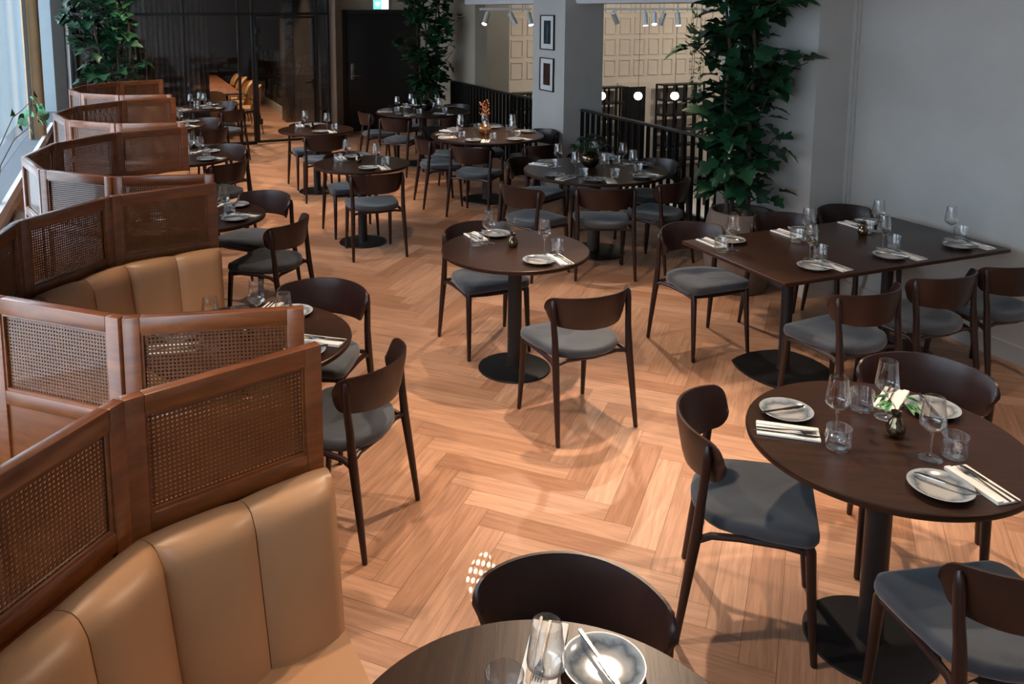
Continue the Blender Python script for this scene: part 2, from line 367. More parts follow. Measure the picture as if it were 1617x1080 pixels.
# hall beyond
sbox('wall_hall_far', (6.9, 20.4, -2.4), (24, 20.6, 6), 'hall_plaster', 'cream panelled wall of the hall')
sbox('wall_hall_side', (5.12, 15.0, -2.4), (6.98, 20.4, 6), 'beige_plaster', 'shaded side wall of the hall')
sbox('wall_hall_right', (23.8, 0, -2.4), (24, 20.4, 6), 'hall_plaster'); sbox('wall_hall_front', (5.15, -.2, -2.4), (24, 0, 6), 'hall_plaster')
sbox('floor_hall', (5.0, 0, -2.6), (24, 20.6, -2.4), 'hall_floor'); sbox('ceiling_hall', (5.12, 0, 4.4), (24, 20.6, 4.6), 'hall_plaster')
sbox('wall_below', (4.9, 0, -2.4), (5.02, 15.0, -.24), 'hall_plaster')
def hall_panels():
    m = MB(); pw, ph = .478, .585
    for i in range(28):
        for k in range(7):
            x = 9.0 + i * pw; z = .20 + k * ph; t = .032; w = .06
            a, b, c_, d_ = x + w, x + pw - w, z + w, z + ph - w
            for (p, q) in (((a, c_), (b, c_ + t)), ((a, d_ - t), (b, d_)), ((a, c_ + t), (a + t, d_ - t)), ((b - t, c_ + t), (b, d_ - t))):
                m.box((p[0], 20.36, p[1]), (q[0], 20.4, q[1]))
    return struct(m.build('trim_hall_panelling', 'hall_plaster', smooth=False), 'square wall mouldings on the hall wall')
hall_panels()
t = MB().box((12.95, 20.33, -2.4), (13.75, 20.4, -.06)).build('door_hall', 'black_paint', smooth=False); struct(t, 'dark doorway between the hall shelves')
MB().box((12.83, 20.32, -2.4), (12.95, 20.4, .06)).box((13.75, 20.32, -2.4), (13.87, 20.4, .06)).box((12.95, 20.32, -.06), (13.75, 20.4, .06)).build('door_frame', 'hall_plaster', parent=t, smooth=False)
# meeting room shell
sbox('wall_meeting_right', (2.97, 13.64, 0), (3.10, 20.4, CZ), 'dark_panel', 'dark panelled wall of the meeting room')
sbox('wall_meeting_back', (-1.2, 20.4, 0), (3.1, 20.6, CZ), 'dark_panel'); sbox('wall_meeting_left', (-.95, 13.95, 0), (-.85, 20.4, CZ), 'dark_panel')
sbox('wall_meeting_pier', (2.80, 16.0, 0), (2.97, 16.45, CZ), 'dark_panel'); sbox('baseboard_meeting', (2.94, 16.45, 0), (2.97, 20.4, .14), 'plaster')
m = MB()
for y in (16.7, 17.5, 18.3, 19.1):
    for (z0, z1) in ((.25, .62), (.72, 1.25)):
        t = .025
        for (p, q) in (((y, z0), (y + .6, z0 + t)), ((y, z1 - t), (y + .6, z1)), ((y, z0 + t), (y + t, z1 - t)), ((y + .6 - t, z0 + t), (y + .6, z1 - t))):
            m.box((2.95, p[0], p[1]), (2.97, q[0], q[1]))
struct(m.build('trim_meeting_panelling', 'dark_panel', smooth=False))
# outside
struct(MB().box((-60, -30, -.3), (-1.26, 60, -.2)).build('ground_outside', 'pavement', smooth=False))
struct(MB().box((-60, 15.3, -.2), (-.95, 15.6, 2.7)).build('facade_outside', 'facade', smooth=False), 'pale facade down the street')

# ------------------------------------------------------------------ glass partition
def partition():
    t = empty('glass_partition', (1.1, 13.6, 0)); tag(t, 'black framed glass partition in front of the meeting room', 'glass partition')
    o = Vector((1.1, 13.6, 0))
    def bx(name, a, b, mat, bev=.003): return MB().box(Vector(a) - o, Vector(b) - o, bev).build(name, mat, t)
    for x in (-.715, .05, .86, 1.67, 1.885, 2.895, 3.085):
        bx('post', (x - .02, 13.57, .05), (x + .02, 13.63, CZ), 'black_metal')
    bx('transom', (-.73, 13.57, 2.04), (3.10, 13.63, 2.085), 'black_metal')
    bx('sill_rail', (-.73, 13.57, 0), (1.905, 13.63, .05), 'black_metal'); bx('sill_rail', (2.875, 13.57, 0), (3.10, 13.63, .05), 'black_metal')
    bx('cross_rail', (1.69, 13.575, .515), (1.865, 13.625, .545), 'black_metal'); bx('cross_rail', (2.915, 13.575, .515), (3.065, 13.625, .545), 'black_metal')
    for a, b in ((-.695, .03), (.07, .84), (.88, 1.65), (1.69, 1.865), (2.915, 3.065)):
        bx('pane', (a, 13.596, .05), (b, 13.604, 2.04), 'partition_glass', 0)
    for a, b in ((-.695, .03), (.07, .84), (.88, 1.65), (1.69, 1.865), (1.905, 2.875), (2.915, 3.065)):
        bx('pane', (a, 13.596, 2.085), (b, 13.604, CZ), 'partition_glass', 0)
    d = empty('glass_door', (1.91, 13.6, 0)); tag(d, 'black framed glass door with lever handle in the partition', 'door')
    o2 = Vector((1.91, 13.6, 0))
    fr = MB()
    for a, b in (((1.91, .02), (1.955, 2.03)), ((2.825, .02), (2.87, 2.03)), ((1.955, .02), (2.825, .06)), ((1.955, 1.99), (2.825, 2.03))):
        fr.box(Vector((a[0], 13.575, a[1])) - o2, Vector((b[0], 13.625, b[1])) - o2, .002)
    fr.build('door_frame', 'black_metal', d)
    MB().box(Vector((1.955, 13.597, .06)) - o2, Vector((2.825, 13.603, 1.99)) - o2).build('pane', 'partition_glass', d)
    for z in (.32, 1.48, 1.76): MB().box(Vector((1.925, 13.54, z)) - o2, Vector((2.0, 13.575, z + .09)) - o2, .004).build('hinge', 'black_metal', d)
    h = MB().box(Vector((2.80, 13.555, .86)) - o2, Vector((2.86, 13.575, 1.02)) - o2, .004).build('lock_plate', 'black_metal', d)
    MB().tube([Vector((2.83, 13.555, .97)) - o2, Vector((2.83, 13.51, .97)) - o2, Vector((2.81, 13.50, .97)) - o2, Vector((2.69, 13.50, .965)) - o2], .010, 8).build('lever', 'black_metal', h)
partition()
def curtain():
    m = MB(); rows = []
    n = 170
    for z in (.05, 1.2, 2.4, 3.3):
        rows.append([(-.72 + 1.95 * i / n, 13.84 + .035 * math.sin(i * .95) + .012 * math.sin(i * 2.3 + z), z) for i in range(n + 1)])
    m.strip(rows); o = m.build('curtain', 'curtain', angle=80)
    md = o.modifiers.new('thick', 'SOLIDIFY'); md.thickness = .003
    tag(o, 'dark brown pleated curtain hanging behind the glass partition', 'curtain')
curtain()

# ------------------------------------------------------------------ black door, sign, pictures
def black_door():
    t = empty('door_1', (4.2, 14.38, 0)); struct(t, 'wide black door in the beige back wall')
    o = Vector((4.2, 14.38, 0))
    def bx(name, a, b, mat, par=t): return MB().box(Vector(a) - o, Vector(b) - o, .004).build(name, mat, par)
    bx('door_frame', (3.52, 14.33, 0), (3.60, 14.40, 2.12), 'black_paint'); bx('door_frame', (4.90, 14.33, 0), (4.97, 14.40, 2.12), 'black_paint'); bx('door_frame', (3.60, 14.33, 2.05), (4.90, 14.40, 2.12), 'black_paint')
    bx('door_leaf', (3.60, 14.35, .01), (4.90, 14.39, 2.05), 'black_paint')
    h = bx('handle_plate', (3.645, 14.335, .92), (3.70, 14.35, 1.20), 'steel')
    MB().tube([Vector((3.672, 14.335, .99)) - o, Vector((3.672, 14.29, .99)) - o, Vector((3.69, 14.285, .99)) - o, Vector((3.80, 14.285, .985)) - o], .011, 8).build('lever', 'steel', h)
black_door()
def exit_sign():
    t = empty('exit_sign', (4.2, 14.36, 2.13)); tag(t, 'lit green and white emergency exit sign above the black door', 'sign')
    MB().box((-.14, -.03, 0), (.14, .04, .17), .004).build('housing', 'white_paint', t)
    MB().box((-.135, -.034, .006), (.01, -.0305, .164)).build('green_panel', 'sign_green', t)
    MB().box((.01, -.034, .006), (.135, -.0305, .164)).build('white_panel', 'sign_white', t)
    a = [(0, -.045), (.042, .0), (.045, .025), (.030, .042), (.012, .040), (0, .022), (-.012, .040), (-.030, .042), (-.045, .025), (-.042, .0)]
    m = MB(); m.prism(a, 0, .002); m.build('pictogram', 'sign_white', t, loc=(-.062, -.0345, .086), rot=(PI / 2, 0, 0))
exit_sign()
def picture(z0, z1, label, body, marks, seed):
    yc = 8.855; t = empty('framed_picture', (4.62, yc, z0)); tag(t, label, 'picture', 'framed pictures on the column')
    h = z1 - z0; w = .345
    m = MB(); f = .012
    m.box((-.022, -w / 2, 0), (-.001, w / 2, f)).box((-.022, -w / 2, h - f), (-.001, w / 2, h)).box((-.022, -w / 2, f), (-.001, -w / 2 + f, h - f)).box((-.022, w / 2 - f, f), (-.001, w / 2, h - f))
    m.build('frame', 'black_paint', t, smooth=False)
    MB().box((-.012, -w / 2 + f, f), (-.006, w / 2 - f, h - f)).build('mat_board', 'mat_board', t)
    pr = MB().box((-.0135, -.085, .07), (-.0122, .085, h - .065)).build('print', body, t)
    rg = random.Random(seed); m = MB()
    for k in range(26):
        z = .09 + (h - .19) * k / 26; y = rg.uniform(-.012, .012) if seed == 1 else rg.choice((-.03, 0, .03)) + rg.uniform(-.008, .008)
        m.box((-.0145, y - rg.uniform(.003, .011), z), (-.0136, y + rg.uniform(.003, .011), z + rg.uniform(.004, .009)))
    m.build('pattern', marks, pr, smooth=False)
picture(1.67, 2.076, 'upper framed picture on the column, dark teal print', 'print_teal', 'print_light', 1)
picture(1.185, 1.578, 'lower framed picture on the column, dark brown print', 'print_brown', 'print_red', 2)

# ------------------------------------------------------------------ railings
def railing(y0, y1, label):
    t = empty('railing', (4.85, (y0 + y1) / 2, 0)); tag(t, label, 'railing', 'black balustrades along the opening')
    h = (y1 - y0) / 2
    MB().box((-.03, -h, .985), (.03, h, 1.01), .003).build('top_rail', 'black_metal', t)
    MB().box((-.03, -h, .05), (.03, h, .07), .003).build('bottom_rail', 'black_metal', t)
    n = int((y1 - y0) / .118); proto = None
    for i in range(n + 1):
        y = -h + .006 + (2 * h - .012) * i / n
        if proto is None: b = proto = MB().box((-.021, -.006, .07), (.021, .006, .985)).build('baluster', 'black_metal', t, smooth=False)
        else: b = proto.copy(); COL.objects.link(b); b.parent = t
        b.location = (0, y, 0)
    m = MB()
    for s in (-1, 1): m.box((-.03, s * h * .96 - .02, 0), (.03, s * h * .96 + .02, .05))
    m.build('foot', 'black_metal', t, smooth=False)
railing(5.78, 8.43, 'black bar railing between the tall potted tree and the column')
railing(9.27, 12.6, 'black bar railing between the column and the back plant')

# ------------------------------------------------------------------ chair
def make_chair():
    t = empty('dining_chair'); tag(t, '', 'chair')
    # seat: dished pad with rounded outline
    out = []
    def add_arc(cx_, cy_, r, a0, a1, n):
        for i in range(n + 1):
            a = rad(a0 + (a1 - a0) * i / n); out.append((cx_ + r * math.cos(a), cy_ + r * math.sin(a)))
    add_arc(.170, .165, .055, 0, 90, 5); add_arc(-.170, .165, .055, 90, 180, 5)
    out.append((-.222, .06)); out.append((-.212, -.05))
    for i in range(11):
        a = rad(200 + 140 * i / 10); out.append((.213 * math.cos(a), -.045 + .155 * math.sin(a)))
    out.append((.212, -.05)); out.append((.222, .06))
    C = (0, .01)
    def ring(k, z, dish=0): return [(C[0] + (x - C[0]) * k, C[1] + (y - C[1]) * k, z + dish * (x * x * 4)) for x, y in out]
    m = MB()
    R = m.strip([ring(.90, .418), ring(.975, .421), ring(1.0, .432), ring(1.0, .447), ring(.985, .459, .03), ring(.93, .4625, .04), ring(.7, .458, .05), ring(.4, .453, .05), ring(.12, .4505, .03)], closed=True)
    m.bm.faces.new(R[0][::-1]); m.bm.faces.new(R[-1])
    m.build('seat', 'seat_fabric', t, angle=60)
    # curved backrest
    Rm, cy0, th, n = .252, .012, .0085, 28
    rows_o, rows_i = [], []
    prof = []
    for i in range(n + 1):
        s = math.sin(PI / 2 * (-1 + 2 * i / n)); a = rad(-90 + 67 * s)
        zt = .756 - .012 * s * s; zb = .578 + .022 * s * s; zc, hh = (zt + zb) / 2 - .006 * abs(s), (zt - zb) / 2
        d_ = (1 - abs(s)) * .295; rr = .052
        if d_ < rr: hh = hh - rr + math.sqrt(max(0, rr * rr - (rr - d_) ** 2))
        prof.append((a, zc, hh))
    K = 7
    m = MB(); O, I = [], []
    for a, zc, hh in prof:
        co, ci = [], []
        for k in range(K):
            v = -1 + 2 * k / (K - 1); z = zc + hh * v; lean = .016 * v
            edge = 1 - .45 * abs(v) ** 8
            ro, ri = Rm + lean + th * edge, Rm + lean - th * edge
            co.append((ro * math.cos(a), cy0 + ro * math.sin(a), z)); ci.append((ri * math.cos(a), cy0 + ri * math.sin(a), z))
        O.append(co + ci[::-1])
    R = m.strip(O, closed=True); m.bm.faces.new(R[0][::-1]); m.bm.faces.new(R[-1])
    m.build('backrest', 'chair_wood', t, angle=50)
    for s in (-1, 1):
        m = MB(); m.tube([(s * .206, .222, 0), (s * .206, .221, .006), (s * .200, .205, .2), (s * .196, .192, .40), (s * .193, .18, .428)], [.009, .0115, .0155, .0185, .017], 12); m.build('leg', 'chair_wood', t)
        m = MB(); m.tube([(s * .238, -.222, 0), (s * .2378, -.2215, .006), (s * .231, -.196, .2), (s * .2235, -.168, .40), (s * .2225, -.156, .53), (s * .2262, -.149, .60), (s * .2275, -.144, .68), (s * .228, -.142, .716), (s * .228, -.141, .729)],
                                        [.009, .0115, .0160, .0195, .0165, .0155, .0165, .0130, .005], 12); m.build('leg', 'chair_wood', t)
    m = MB()
    m.tube([(-.19, .19, .407), (-.08, .203, .405), (.08, .203, .405), (.19, .19, .407)], .012, 8)
    for s in (-1, 1): m.tube([(s * .196, .19, .395), (s * .205, .11, .410), (s * .212, -.03, .412), (s * .216, -.12, .405), (s * .2235, -.165, .385)], .0125, 8)
    m.tube([(-.2235, -.165, .402), (-.15, -.155, .410), (0, -.17, .408), (.15, -.155, .410), (.2235, -.165, .402)], .011, 8)
    m.build('seat_frame', 'chair_wood', t)
    return t
CHAIRS = {
 'T1_near': (2.119, 3.712, 4.2, 'dining chair turned away, at the near side of the middle round table'),
 'T1_far': (2.085, 4.813, 180.1, 'dining chair facing us, tucked behind the middle round table'),
 'T2_near': (1.981, 7.065, -2.0, 'blue-seated chair turned away, at the near side of the second aisle table'),
 'T2_far': (1.973, 7.833, 178.7, 'dining chair facing us behind the second aisle table'),
 'T3_near': (2.056, 9.385, -4, 'dining chair turned away at the round table by the glass door'),
 'T3_far': (2.050, 10.110, 180.4, 'dining chair facing us behind the round table by the glass door'),
 'D_end': (3.358, 4.281, 179.4, 'empty dining chair behind the long table, first from its left corner'),
 'D_f2': (4.10, 4.279, 180, 'dining chair behind the long table, in front of the clay pot'),
 'D_f3': (4.68, 4.30, 180, 'dining chair behind the long table, in the corner by the pier'),
 'D_n1': (3.455, 3.225, 5.3, 'red-brown chair on the near side of the long table, leftmost there'),
 'D_n2': (4.051, 3.26, 1.6, 'red-brown chair on the near side of the long table, middle there'),
 'D_n3': (4.589, 3.253, -.1, 'red-brown chair nearest the grey wall, cut by the right edge'),
 'T8_left': (1.978, 2.211, -129.9, 'large chair at the left of the front right round table'),
 'T8_right': (2.182, 1.464, -12.8, 'large chair in the bottom right corner, turned away from us'),
 'T8_far': (2.80, 2.19, 133, 'wide-backed chair behind the front right round table'),
 'A_far': (.884, 1.558, 143.7, 'dining chair facing us behind the table at the bottom edge'),
 'J_near': (.784, 3.293, 45.4, 'dining chair nearest the front cane screen, seen from behind'),
 'J_far': (.814, 4.021, 146.3, 'chair with blue window sheen facing the second booth table'),
 'K_near': (.863, 5.678, 50.2, 'chair with olive-lit seat, turned away at the third booth table'),
 'K_far': (.854, 6.339, 132.1, 'chair with blue sheen facing the third booth table'),
 'L_near': (.768, 8.067, 39, 'dining chair turned away at the fourth booth table'),
 'L_far': (.855, 8.786, 135.9, 'dining chair facing the fourth booth table'),
 'M_near': (.85, 10.37, 43, 'dining chair turned away at the last booth table'),
 'M_far': (.852, 11.084, 124, 'dining chair facing the last booth table'),
 'N_near': (1.278, 12.20, 42.1, 'dining chair turned away at the table before the meeting room glass'),
 'N_far': (1.292, 13.02, 116, 'dining chair closest to the meeting room glass'),
 'E_1': (3.555, 5.815, -22.8, 'dining chair turned away, front of the table with the leafy bowl'),
 'E_2': (3.045, 6.07, -74, 'blue-seated chair at the front left of the leafy bowl table'),
 'E_3': (4.114, 5.853, 25.6, 'dining chair at the front right of the leafy bowl table'),
 'E_4': (3.498, 6.93, 208, 'dining chair at the back left of the leafy bowl table'),
 'E_5': (4.45, 6.478, 99, 'dining chair right of the leafy bowl table, against the railing'),
 'E_6': (4.13, 6.955, 154, 'dining chair behind the leafy bowl, before the railing'),
 'F_1': (3.359, 8.012, -47.3, 'dining chair turned away, front of the amber vase table'),
 'F_2': (3.165, 8.643, -96.4, 'dining chair at the left of the amber vase table'),
 'F_3': (3.43, 9.21, 215, 'dining chair at the back left of the amber vase table'),
 'F_4': (3.99, 7.93, 12, 'dining chair at the front right of the amber vase table'),
 'F_5': (4.36, 8.65, 95, 'dining chair beside the plaster column, right of the amber vase table'),
 'F_6': (3.99, 9.25, 160, 'dining chair behind the amber vase, before the railing'),
 'G_1': (3.19, 11.15, -95, 'dining chair at the left of the table before the black door'),
 'G_2': (3.311, 10.457, -52.5, 'dining chair at the front of the table before the black door'),
 'G_3': (3.94, 10.37, 14, 'dining chair at the front right of the table before the black door'),
 'G_4': (4.38, 11.36, 124, 'dining chair under the back plant at the black door table'),
 'G_5': (3.76, 11.60, 183, 'dining chair behind the table before the black door'),
}
for k, (x, y, w, lab) in CHAIRS.items(): place('chair', make_chair, (x, y, 0), rad(w), lab, 'dark wooden dining chairs')

# ------------------------------------------------------------------ tables
TH = .745
def round_table(x, y, R, Rb, label, group, rot=0.0, rc=.042):
    t = empty('round_table', (x, y, 0), rot); tag(t, label, 'table', group)
    m = MB(); m.lathe([(0, .719), (R - .010, .719), (R - .002, .724), (R, .732), (R - .002, .742), (R - .006, .745), (0, .745)], 96); m.build('table_top', 'table_wood', t, angle=30)
    m = MB(); m.lathe([(rc + .03, .719), (rc + .03, .712), (rc, .705), (rc, .03), (rc + .004, .012)], 32); m.build('column', 'black_paint' if rc < .05 else 'dark_panel', t)
    m = MB(); m.lathe([(0, 0), (Rb - .003, 0), (Rb, .004), (Rb - .003, .011), (Rb - .012, .013), (.05, .015), (0, .015)], 72); m.build('base', 'black_metal', t, angle=30)
    return t
TABLES = {
 'T1': (2.096, 4.399, .439, .218, 'small round table in the middle of the floor'),
 'T2': (1.976, 7.437, .439, .218, 'second small round table along the aisle, behind the middle one'),
 'T3': (2.054, 9.776, .439, .218, 'small round table nearest the glass door'),
 'T8': (2.283, 1.930, .439, .217, 'round table at the front right, laid for three'),
 'A': (.662, 1.208, .435, .217, 'round table cut off by the bottom edge'),
 'J': (.443, 3.589, .439, .218, 'round table of the second booth, behind the front screens'),
 'K': (.432, 5.94, .439, .218, 'round table of the third booth'),
 'L': (.491, 8.375, .439, .218, 'round table of the fourth booth'),
 'M': (.46, 10.78, .439, .218, 'round table of the last booth, mostly hidden'),
 'N': (.90, 12.55, .43, .218, 'dark table in front of the meeting room glass'),
 'E': (3.808, 6.373, .63, .278, 'large round table with a leafy glass bowl, by the railing'),
 'F': (3.75, 8.627, .637, .278, 'large round table with an amber vase, beside the column'),
 'G': (3.801, 10.982, .648, .278, 'large dark round table before the black door'),
}
for k, (x, y, R, Rb, lab) in TABLES.items():
    round_table(x, y, R, Rb, lab, 'round pedestal tables', rad(hash(k) % 3 * 0 + {'T8': 150, 'T1': 20, 'A': 60}.get(k, 0)), .042 if R < .5 else .055)
def long_table():
    t = empty('long_table', (3.97, 3.74, 0)); tag(t, 'long rectangular dark wood table against the right wall', 'table')
    MB().box((-.85, -.44, .722), (.85, .44, .745), .005).build('table_top', 'table_wood', t)
    def base(dx, dy):
        P = []
        h = .225; b = .05
        for k in range(4):
            a = k * PI / 2
            for i in range(7):
                s = -1 + 2 * i / 7; x, y = h * s * .94, -(h * .94 + b * (1 - s * s))
                P.append((x * math.cos(a) - y * math.sin(a) + dx, x * math.sin(a) + y * math.cos(a) + dy))
        m = MB(); m.prism(P, 0, .014, .003); b_ = m.build('base', 'black_metal', t)
        m = MB(); m.lathe([(.08, .722), (.08, .712), (.034, .705), (.034, .04), (.045, .014)], 24, (dx, dy, 0)); m.build('column', 'black_metal', t)
    base(-.38, .035); base(.42, .035)
    return t
long_table()

# ------------------------------------------------------------------ tableware
def mk_plate():
    m = MB(); m.lathe([(0, .003), (.045, .003), (.050, 0), (.055, .003), (.080, .013), (.0895, .0185), (.0905, .0200), (.0890, .0205), (.078, .0155), (.062, .0085), (.03, .0075), (0, .0075)], 48)
    return tag(m.build('side_plate', 'plate_glaze', angle=60), '', 'plate')
def mk_napkin():
    m = MB(); m.box((-.041, -.10, 0), (.041, .10, .0075), .0022); m.box((-.0412, -.0995, .0072), (-.020, .0995, .0125), .0025)
    return tag(m.build('napkin', 'napkin_cloth'), '', 'napkin')
def flat(rows, th=.0018):
    """ribbon from (y, half width, z, x offset) rows, given a thickness"""
    m = MB(); m_rows = []
    for y, w, z, x in rows:
        m_rows.append([(x - w, y, z), (x + w, y, z), (x + w * .8, y, z + th), (x - w * .8, y, z + th)])
    R = m.strip(m_rows, closed=True); m.bm.faces.new(R[0][::-1]); m.bm.faces.new(R[-1]); return m
def mk_knife():
    m = flat([(-.105, .0025, 0, 0), (-.10, .0042, 0, 0), (-.04, .0036, 0, 0), (-.005, .0030, 0, 0), (.0, .0030, 0, 0), (.012, .0062, 0, .001), (.06, .0072, 0, .001), (.09, .0055, 0, 0), (.105, .0012, 0, -.004)], .0028)
    return tag(m.build('table_knife', 'cutlery_steel'), '', 'knife')
def mk_fork():
    m = flat([(-.10, .0022, 0, 0), (-.095, .0042, 0, 0), (-.03, .0028, .002, 0), (.02, .0022, .005, 0), (.04, .006, .004, 0), (.05, .011, .002, 0), (.06, .0115, .0015, 0)], .0024)
    for i in range(4):
        x = -.0090 + .006 * i; m.tube([(x, .058, .0026), (x * 1.02, .075, .0032), (x * 1.02, .092, .0062)], [.0017, .0015, .0008], 6)
    return tag(m.build('fork', 'cutlery_steel'), '', 'fork')
def mk_butter():
    m = flat([(-.088, .0032, 0, 0), (-.084, .005, 0, 0), (-.03, .004, 0, 0), (.0, .0038, 0, 0), (.008, .007, 0, .001), (.055, .0085, 0, .001), (.078, .006, 0, 0), (.088, .001, 0, -.003)], .0032)
    return tag(m.build('butter_knife', 'cutlery_steel'), '', 'butter knife')
def mk_tumbler():
    m = MB(); m.lathe([(0, 0), (.034, 0), (.0365, .002), (.0390, .012), (.0405, .072), (.0402, .0732), (.0390, .0732), (.0385, .072), (.0370, .016), (.033, .0095), (0, .0085)], 40)
    return tag(m.build('water_tumbler', 'clear_glass', angle=60), '', 'tumbler')
def mk_wine():
    t = empty('wine_glass'); tag(t, '', 'wine glass')
    m = MB(); m.lathe([(0, .0865), (.006, .0875), (.020, .0975), (.034, .109), (.0395, .117), (.0400, .122), (.0375, .145), (.0330, .178), (.0300, .205), (.0297, .2062), (.0289, .2062), (.0287, .205), (.0318, .178), (.0363, .145), (.0388, .122), (.0383, .118), (.033, .1105), (.019, .1), (.005, .0915), (0, .0908)], 40); m.build('bowl', 'clear_glass', t, angle=60)
    m = MB(); m.lathe([(0, 0), (.034, 0), (.0358, .0012), (.0350, .0024), (.022, .0042), (.008, .0085), (.0042, .016), (.0035, .03), (.0034, .062), (.0042, .078), (.0065, .0858), (0, .0862)], 32); m.build('stem', 'clear_glass', t, angle=60)
    return t
def setting(tx, ty, R, phi, place_txt, table_txt, skew=0.0, jit=0.0, items='pnkfbtw', rect=False):
    """one cover: phi is the direction from the table centre to the sitter; skew slides the cover sideways round the table"""
    rg = random.Random(int((tx * 100 + ty * 1000 + phi * 7)))
    o = Vector((math.cos(rad(phi)), math.sin(rad(phi)), 0)); f = -o; r = Vector((f.y, -f.x, 0)); c = Vector((tx, ty, TH + .0006))
    rz = rad(phi + 90)
    def at(x, out, z=0): return c + r * (x + skew) + o * (R - out) + Vector((0, 0, z))
    j = lambda s=.006: rg.uniform(-s, s)
    tail = ' at the %s of the %s' % (place_txt, table_txt)
    G = 'table settings'
    if 'p' in items: place('plate', mk_plate, at(-.065 + j(), .136 + j()), rz + j(.5), 'blue-grey side plate' + tail, 'side plates')
    if 'b' in items: place('butter', mk_butter, at(-.055 + j(), .128 + j(), .0212), rz + rad(28 + rg.uniform(-10, 10)), 'butter knife on the plate' + tail, 'butter knives')
    a = rz + j(.08); nx, no = .066 + j(), .130 + j()
    if 'n' in items: place('napkin', mk_napkin, at(nx, no), a, 'white folded napkin' + tail, 'folded napkins')
    if 'k' in items: place('knife', mk_knife, at(nx + .022, no - .004, .0078), a + .02, 'table knife on the napkin' + tail, 'table knives')
    if 'f' in items: place('fork', mk_fork, at(nx + .002, no - .002, .0078), a + rad(2 + j(3)), 'fork on the napkin' + tail, 'forks')
    if 't' in items: place('tumbler', mk_tumbler, at(.123 + j(.004), .281 + j(.005)), 0, 'short water tumbler' + tail, 'water tumblers')
    if 'w' in items: place('wine', mk_wine, at(.041 + j(.004), .285 + j(.006)), 0, 'stemmed wine glass' + tail, 'wine glasses')
    return at
# each table: seats as (direction, words)
SEATS = {
 'T8': ('front right table', [(-97, 'near place', 0), (139.8, 'left place', 0), (26, 'far place', 0)]),
 'T1': ('middle round table', [(-90, 'near place', .072), (90, 'far place', .06)]),
 'T2': ('second aisle table', [(-92, 'near place', .06), (90, 'far place', .06)]),
 'T3': ('table by the glass door', [(-92, 'near place', .06), (90, 'far place', .06)]),
 'A': ('bottom edge table', [(54, 'far place', .0), (200, 'bench place', 0)]),
 'J': ('second booth table', [(-42, 'near chair place', 0), (55, 'far chair place', 0), (170, 'bench place', 0)]),
 'K': ('third booth table', [(-35, 'near chair place', 0), (45, 'far chair place', 0), (170, 'bench place', 0)]),
 'L': ('fourth booth table', [(-45, 'near chair place', 0), (48, 'far chair place', 0), (170, 'bench place', 0)]),
 'M': ('last booth table', [(-50, 'near chair place', 0), (38, 'far chair place', 0)]),
 'N': ('meeting glass table', [(-45, 'near place', 0), (40, 'far place', 0), (-130, 'left place', 0)]),
 'E': ('leafy bowl table', [(246, 'front place', 0), (204, 'front left place', 0), (300, 'front right place', 0), (126, 'back left place', 0), (8, 'railing place', 0), (54, 'back right place', 0)]),
 'F': ('amber vase table', [(237, 'front place', 0), (180, 'left place', 0), (290, 'front right place', 0), (122, 'back left place', 0), (5, 'column place', 0), (66, 'back place', 0)]),
 'G': ('black door table', [(225, 'front place', 0), (165, 'left place', 0), (282, 'front right place', 0), (32, 'plant place', 0), (92, 'back place', 0)]),
}
for k, (txt, seats) in SEATS.items():
    x, y, R = TABLES[k][:3]
    for phi, pl, sk in seats: setting(x, y, R, phi, pl, txt, sk)
for x, pl in ((3.46, 'near left place'), (4.02, 'near middle place'), (4.58, 'near right place')): setting(x, 3.74, .44, -90, pl, 'long wall table', .05)
for x, pl in ((3.36, 'far left place'), (3.93, 'far middle place'), (4.50, 'far right place')): setting(x, 3.74, .44, 90, pl, 'long wall table', .05)

# vases -------------------------------------------------------------
def leaf_strip(m, base, d, up, L_, W_, prof, droop=.2, mi=None):
    """one leaf as two strips folded along its midrib"""
    d = d.normalized(); s = d.cross(up); s = s.normalized() if s.length > 1e-6 else Vector((1, 0, 0)); n = s.cross(d).normalized()
    mid, lf, rt = [], [], []
    for t, w in prof:
        p = base + d * (L_ * t) - n * (droop * L_ * t * t)
        mid.append(m.bm.verts.new(p)); lf.append(m.bm.verts.new(p + s * (w * W_) + n * (w * W_ * .28))); rt.append(m.bm.verts.new(p - s * (w * W_) + n * (w * W_ * .28)))
    for i in range(len(prof) - 1):
        m.bm.faces.new((mid[i], mid[i + 1], lf[i + 1], lf[i])); m.bm.faces.new((mid[i], rt[i], rt[i + 1], mid[i + 1]))
SIMPLE = [(0, .06), (.15, .6), (.4, 1), (.7, .75), (.9, .3), (1, .02)]
FIG = [(0, .05), (.06, .30), (.14, .62), (.24, .84), (.32, .70), (.38, .42), (.46, .72), (.58, 1.0), (.66, .86), (.72, .48), (.80, .42), (.90, .30), (1, .03)]
